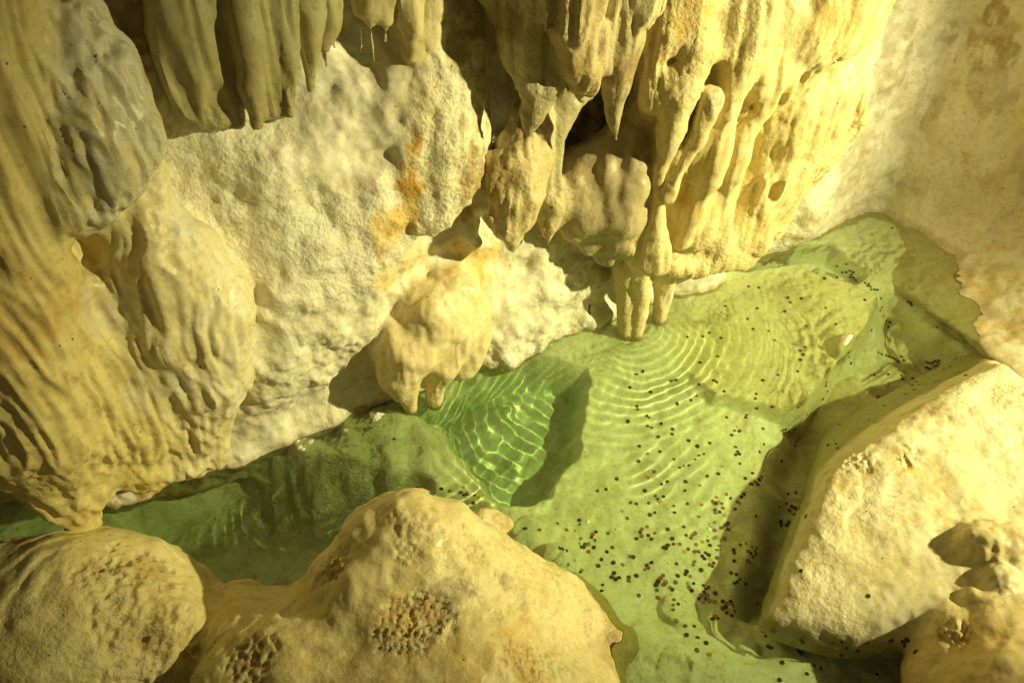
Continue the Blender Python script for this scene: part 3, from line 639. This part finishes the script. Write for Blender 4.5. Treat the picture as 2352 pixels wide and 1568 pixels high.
# ================================================================== COINS THROWN INTO THE POOL
COINS6 = """563,25 540,42 553,60 540,83 527,137 438,154 160,68 80,97 190,229 65,248 37,270 75,195 143,180 155,186 368,178 337,240 333,262 340,306 411,299 293,335 290,348 202,349 237,409 260,411 225,430 369,400 373,471 352,506 124,465 68,481 27,455 243,485 252,505 260,517 245,520 75,523 98,517 57,541 30,570 5,571 183,573 262,560 165,608 112,617 321,604 287,628 361,621 317,657 333,645 343,655 351,634 14,645 80,662 10,685 155,715 138,733 152,742 165,736 180,744 200,700 220,720 250,735 262,742 282,700 270,713 87,750 22,745 149,773 150,786 170,782 192,797 185,765 241,768 75,805 146,830 130,840 124,862 147,866 175,855 190,852 200,860 206,833 194,840 212,864 5,850 45,890 38,902 57,881 15,890 90,920 115,915 125,935 143,905 154,898 190,903 167,938 158,957 62,932 10,965 25,953 55,965 72,965 90,985 105,970 120,980 100,997 125,1000 142,1017 125,1024 137,1032 157,993 55,1010 50,1024 18,1055 35,1077 12,1068 85,1048 25,1110 50,1110 42,1143 30,1128 95,1120 107,1136 120,1128 98,1150 85,1165 112,1165 105,1182 75,1180 122,1190 93,1197 150,1155 147,1195 185,1193 205,1202 220,1193 230,1212 198,1218 215,1232 237,1237 203,1244 185,1225 225,1257 150,1261 162,1271 138,1273 223,1062 247,1068 263,1092 249,1103 237,1110 287,1112 234,957 238,972 265,933 292,927 318,943 338,948 330,963 312,972 300,963 336,977 297,1006 310,1014 237,1008 323,988
685,67 760,50 765,72 772,100 660,187 657,202 664,228 643,264 738,240 757,235 757,255 742,275 757,292 752,310 764,317 768,340 780,265 800,278 897,255 928,295 855,358 880,155 945,150 1005,157 1010,172 1040,195 1057,170 1071,185 1085,200 1055,202 1064,222 1027,241 530,301 570,335 608,345 582,380 645,360 660,366 608,417 613,447 700,380 720,382 458,408 473,403 486,413 500,420 516,402 463,422 515,481 555,470 572,478 668,475 705,470 712,490 455,548 585,602 521,695 485,700 477,745 502,757 517,765 537,767 491,775 513,795 450,825 452,842 487,829 480,843 567,803 415,1066 341,1200 337,802 442,757 544,1052 853,1168
900,50 915,58 935,65 950,70 965,75 978,82 990,92 1005,70 1017,86 1125,97 1120,120 1140,100 1152,95 1163,88 1173,97 1178,85 1135,125 1155,115 1167,110 1200,125 1230,115 1175,180 1160,187 1300,155 1255,80 1403,42 1345,5
362,1309 372,1338 382,1351 415,1330 53,1307 12,1305 18,1347 70,1360 65,1417 108,1384 125,1435 393,1399 407,1406 490,1382 515,1380 520,1396 536,1390 545,1370 552,1382 557,1361 565,1416 550,1420 537,1426 546,1436 531,1411 688,1384 733,1378 753,1407 729,1439 741,1447 803,1420 847,1385 880,1440 937,1415 958,1372 995,1417 1013,1378 1031,1369 1021,1392 1070,1425 893,1528 600,1487 633,1500 571,1525 457,1474 445,1553"""
COINS3 = """753,1213 710,1222 733,1250 710,1275 752,1250 768,1243 783,1250 775,1262 785,1275 795,1286 770,1273 806,1295 822,1293 838,1300 850,1311 862,1317 865,1330 880,1330 893,1331 856,1303 910,1370 915,1412 907,1425 922,1452 935,1475 952,1480 945,1503 868,1515 1031,1387 1045,1391 1050,1402 1165,1442 1170,1504 1415,1530 1427,1547 1035,1226 963,1047 1308,1102 303,1316 350,1321 483,1367 494,1389 545,1371 469,1430 342,1416 196,1405 298,1464 324,1511 394,1520 123,1528 91,1545 22,1547 177,1552 567,1497 704,1489 657,1414 837,1377 423,1563 652,1278"""
COINS5 = """1355,150 1385,137 1325,210 1421,230 1513,183 1525,180 1538,177 1543,286 1358,297 1362,313 1402,340 1413,349 1316,366 1407,388 1425,396 1470,378 1521,403 1520,425 1455,437 1370,480 1463,505 1407,515 1367,549 1528,541 1555,580 1437,597 1410,625 1497,643 1471,655 1265,630 1175,685 1216,678 1395,685 1443,709 1455,723 1480,712 1465,732 1330,740 1355,745 1412,742 1290,780 1417,795 1530,785 1440,785 1313,812 1095,840 1093,820 1135,828 1150,800 1070,870 1035,865 993,835 1405,850 1500,862 1382,860 1373,875 1155,885 1170,873 1225,880 1150,898 1100,905 1165,912 1095,928 1120,931 1136,930 1112,944 1099,943 1160,945 1245,945 1135,965 1003,949 1016,952 1035,960 1380,892 1410,890 1425,906 1355,905 1440,880 1520,905 1480,945 1500,935 1525,930 1555,930 1492,948 1325,985 1341,989 1250,1015 1292,1025 1195,1000 1220,965 1072,1005 1042,1023 1106,1049 1097,1058 1180,1030 1403,1027 1411,1039 1395,1047 1425,1015 1253,1063 1243,1081 1262,1091 1277,1084 1320,1082 1320,1099 1355,1075 1446,1116 1455,1101 1466,1087 1477,1074 1491,1104 1481,1115 1510,1129 1521,1138 1535,1105 1200,1117 1195,1145 1365,1165 1450,1140 1455,1175 1528,1185 1525,1210 1548,1205 1525,1232 1538,1283 1540,1020 1545,1075
352,669 415,700 497,685 548,692 560,670 562,703 576,699 607,740 612,705 630,716 243,448 460,675 845,858 910,865 223,1412 1527,755"""
cp = []
for txt, ox, oy in ((COINS6, 1568, 784), (COINS3, 1568, 0), (COINS5, 784, 784)):
    for w_ in txt.split():
        a_, b_ = map(float, w_.split(',')); cp.append((ox+a_*.5, oy+b_*.5))
from mathutils.bvhtree import BVHTree
from mathutils import Vector, Matrix
vv = np.concatenate([vb, dB[0]]); ff = np.concatenate([fb, dB[1]+len(vb)])
tree = BVHTree.FromPolygons(vv.tolist(), ff.tolist())
def land(px, py):
    d = ray(px, py); d = d/np.linalg.norm(d)
    w0, t = Z(px, py, 0.0); tmax = np.linalg.norm(w0-CAM)
    hit = tree.ray_cast(Vector(CAM), Vector(d), tmax)
    if hit[0] is not None: return hit[0], hit[1]
    h = d[:2]/1.33; r = Vector((h[0], h[1], -math.sqrt(1-h@h)))
    hit = tree.ray_cast(Vector(w0), r, 3.0)
    return (hit[0], hit[1]) if hit[0] is not None else (None, None)
def coin_mesh(name, mat):                                   # struck disc: raised rim, low relief in the middle, bevelled edge
    prof = [(.0, .00125), (.0035, .0012), (.006, .00095), (.0088, .00095), (.0094, .0014), (.0103, .0014), (.0108, .001), (.0108, -.001), (.0103, -.0014), (.0, -.0014)]
    n_ = 20; V = []; Fq = []
    for r, z in prof:
        for i in range(n_): V.append((r*math.cos(i*2*math.pi/n_), r*math.sin(i*2*math.pi/n_), z))
    for k_ in range(len(prof)-1):
        for i in range(n_): Fq.append((k_*n_+i, (k_+1)*n_+i, (k_+1)*n_+(i+1) % n_, k_*n_+(i+1) % n_))
    m_ = bpy.data.meshes.new(name); m_.from_pydata(V, [], Fq); m_.update()
    m_.materials.append(mat); return m_
CM = {'dark': coin_mesh('dark_coin', plain('tarnished_bronze', (.085, .066, .036), .5, .6)), 'copper': coin_mesh('copper_coin', plain('copper', (.30, .15, .06), .45, .4)),
      'grey': coin_mesh('grey_coin', plain('nickel', (.22, .23, .17), .4, .5)), 'gold': coin_mesh('gold_coin', plain('brass', (.50, .34, .05), .35, .5))}
WORD = {'dark': 'dark tarnished', 'copper': 'reddish copper', 'grey': 'dull grey', 'gold': 'bright golden'}
def place(px, py, nrm):
    if nrm.z > 0 and px < 1260 and py < 1160: return 'on the pale ledge beside the deep green hole'
    if py < 700 and px > 1880: return 'in the far cluster between the slab and the right bank'
    if px > 2120 and py < 960 or px > 2060 and py < 800: return 'at the far end of the shaded trench'
    if 1540 < px < 2030 and py < 935 and px < 2030-(py-760)*.9: return 'on the pale tilted slab under water'
    if py > 1440: return 'on the green floor in front, near the bottom edge'
    if px > 1740: return 'in the shaded trench left of the pointed boulder'
    if px < 1420: return 'on the floor just off the rounded boulder'
    if py < 1120: return 'on the rippled floor in mid pool'
    return 'in the crowded patch of coins at the pool floor edge'
pts = []
for px, py in cp:
    P_, n_ = land(px, py)
    if P_ is not None: pts.append(((P_-Vector(CAM)).length, px, py, P_, n_))
pts.sort(key=lambda t: t[0])
protoc = {}
stuffV = []; 
special = {}
for i, (dist, px, py, P_, n_) in enumerate(pts):
    kd = rng.choice(['dark', 'copper', 'grey', 'gold'], p=[.58, .19, .16, .07])
    n_ = (n_ if n_.z > 0 else -n_); n_ = (n_+Vector((rng.normal(0, .10), rng.normal(0, .10), 0))).normalized()
    sc_ = float(rng.uniform(.70, 1.0)); q_ = n_.to_track_quat('Z', 'Y'); dz = .0016*sc_
    M_ = Matrix.Translation(P_+n_*dz) @ q_.to_matrix().to_4x4() @ Matrix.Rotation(float(rng.uniform(0, 6.28)), 4, 'Z') @ Matrix.Scale(sc_, 4)
    if i >= 300:
        stuffV.append(M_); continue
    if P_.z > .02: kd = 'dark'
    if kd not in protoc:
        o = bpy.data.objects.new('coin', CM[kd]); protoc[kd] = o
    else: o = protoc[kd].copy()
    col.objects.link(o); o.matrix_world = M_; o.cycles.is_caustics_receiver = True
    if P_.z > .02:
        where = 'lying dry on the pointed boulder, left' if px < 1900 else 'lying dry on the pointed boulder, lower ledge'
        if px < 1200: where = 'lying dry on the rounded boulder'
    else: where = place(px, py, n_)
    tag(o, '%s coin %s' % (WORD[kd], where), 'coin', '%s coins %s' % (WORD[kd], where))
if stuffV:
    src = CM['dark']; cv = np.array([v.co for v in src.vertices]); cf = np.array([list(p.vertices) for p in src.polygons])
    allv = np.concatenate([cv @ np.array(m_.to_3x3()).T+np.array(m_.translation) for m_ in stuffV]); allf = np.concatenate([cf+len(cv)*i for i in range(len(stuffV))])
    o = make_mesh('coins', allv, allf); o.data.materials.append(src.materials[0])
    tag(o, 'small far dark coins scattered over the back of the pool', 'coins', kind='stuff')

# ================================================================== WORDS
LB = {'flowstone_cascade': ('broad yellow flowstone sheet at far left narrowing to a foot above the water', 'flowstone'),
 'hanging_flowstone': ('thick grey-cream stone lump hanging at upper left with a ribbed lower edge', 'flowstone'),
 'flowstone_column': ('bulging yellowish column running down from the grey hanging lump to the water', 'column'),
 'stalactite_curtain': ('wide dark olive curtain of fused folds hanging at the upper left', 'stalactite curtain'),
 'stalactite_fringe': ('short pale fringe with thin straws hanging at the top middle', 'stalactite fringe'),
 'limestone_lobe': ('knobbly pale wall lobe with a free lower tip beside the orange stain', 'rock lobe'),
 'stalactite_a': ('smallest thin olive stalactite left of the central hanging cluster', 'stalactite'),
 'stalactite_b': ('pale stalactite with a thin nipple tip, left of the blunt one', 'stalactite'),
 'stalactite_c': ('blunt cream stalactite with a square end in the central cluster', 'stalactite'),
 'stalactite_d': ('broad brown fluted stalactite with a rough pointed tip in the top centre', 'stalactite'),
 'stalactite_e': ('straight-ribbed cream stalactite fan right of the brown pointed one', 'stalactite'),
 'stalactite_f': ('shadowed olive stalactite hanging behind the blunt cream one', 'stalactite'),
 'stalactite_g': ('bell-shaped orange-brown stalactite whose tip catches the light, low in the hollow', 'stalactite'),
 'stalactite_h': ('ragged short stalactite between the bell-shaped one and the grey mass', 'stalactite'),
 'stalactite_i': ('dark slender stalactite in the shade left of the golden drapery', 'stalactite'),
 'pillar': ('thin olive pillar standing inside the dark hollow', 'pillar'),
 'stalagmite_mass': ('rounded grey-brown stone mass low in the hollow, left of the golden drapery', 'flowstone'),
 'stone_drapery': ('great golden stone drapery with ribbons and holes, lit from the right', 'stone drapery'),
 'stalactite_leg_a': ('long smooth stalactite whose tip dips into the pool under the drapery', 'stalactite'),
 'stalactite_leg_b': ('shaded stalactite behind the left one of those dipping into the pool', 'stalactite'),
 'stalactite_leg_c': ('shorter thick stalactite reaching the water, right of the smooth long one', 'stalactite'),
 'flowstone_boss': ('smooth cream double-lobed boss whose feet touch the water at the wall', 'flowstone'),
 'honeycombed_boulder': ('large dim boulder with a honeycombed pitted top in the lower left corner', 'boulder'),
 'knobbly_stone': ('lumpy low stone wedged between the two front left boulders', 'stone'),
 'rounded_boulder': ('big yellow-brown rounded boulder in the foreground centre', 'boulder'),
 'small_stone': ('small pale stone perched on the far rim of the rounded boulder', 'stone'),
 'pointed_boulder': ('pale brightly lit boulder with a flat slanting face and pointed peak', 'boulder'),
 'cracked_stone': ('rounded cracked stone at the right edge, on the pointed boulder', 'stone'),
 'rough_stone': ('rough crumbly stone below the cracked stone at the right edge', 'stone'),
 'wedge_stone': ('low crumbly wedge stone under the rough stone at the right edge', 'stone'),
 'low_rock': ('smooth ochre rock in the lower right corner with a pitted end', 'rock')}
for src in (OA, OB):
    for l, o in src.items():
        if l in ('cave_wall', 'rock_bank'): tag(o, kind='structure')
        elif l in LB:
            tag(o, LB[l][0], LB[l][1], 'stalactites' if LB[l][1] == 'stalactite' else None)

# ================================================================== LIGHT, CAMERA
L = bpy.data.lights.new('cave_lamp', 'SPOT'); L.energy = 2550; L.color = (1, .91, .45); L.shadow_soft_size = .06; L.spot_size = math.radians(60); L.spot_blend = 1.0
lo = bpy.data.objects.new('cave_lamp', L); lo.location = (4.9, 1.35, 3.0); col.objects.link(lo); L.cycles.is_caustics_light = True
from mathutils import Vector
lo.rotation_euler = (Vector((.9, 3.0, .7))-lo.location).to_track_quat('-Z', 'Y').to_euler()
wd = bpy.data.worlds.new('World'); sc.world = wd; wd.use_nodes = True
wd.node_tree.nodes['Background'].inputs[0].default_value = (1, .78, .30, 1); wd.node_tree.nodes['Background'].inputs[1].default_value = .075
c = bpy.data.cameras.new('camera'); c.sensor_width = 36; c.lens = FPX/2352*36; c.clip_end = 100
co = bpy.data.objects.new('camera', c); co.location = CAM; co.rotation_euler = (math.pi/2-PITCH, 0, 0); col.objects.link(co); sc.camera = co
sc.view_settings.view_transform = 'Standard'; sc.view_settings.look = 'None'
sc.cycles.use_denoising = True
sc.cycles.sample_clamp_indirect = 4.0
sc.cycles.max_bounces = 10
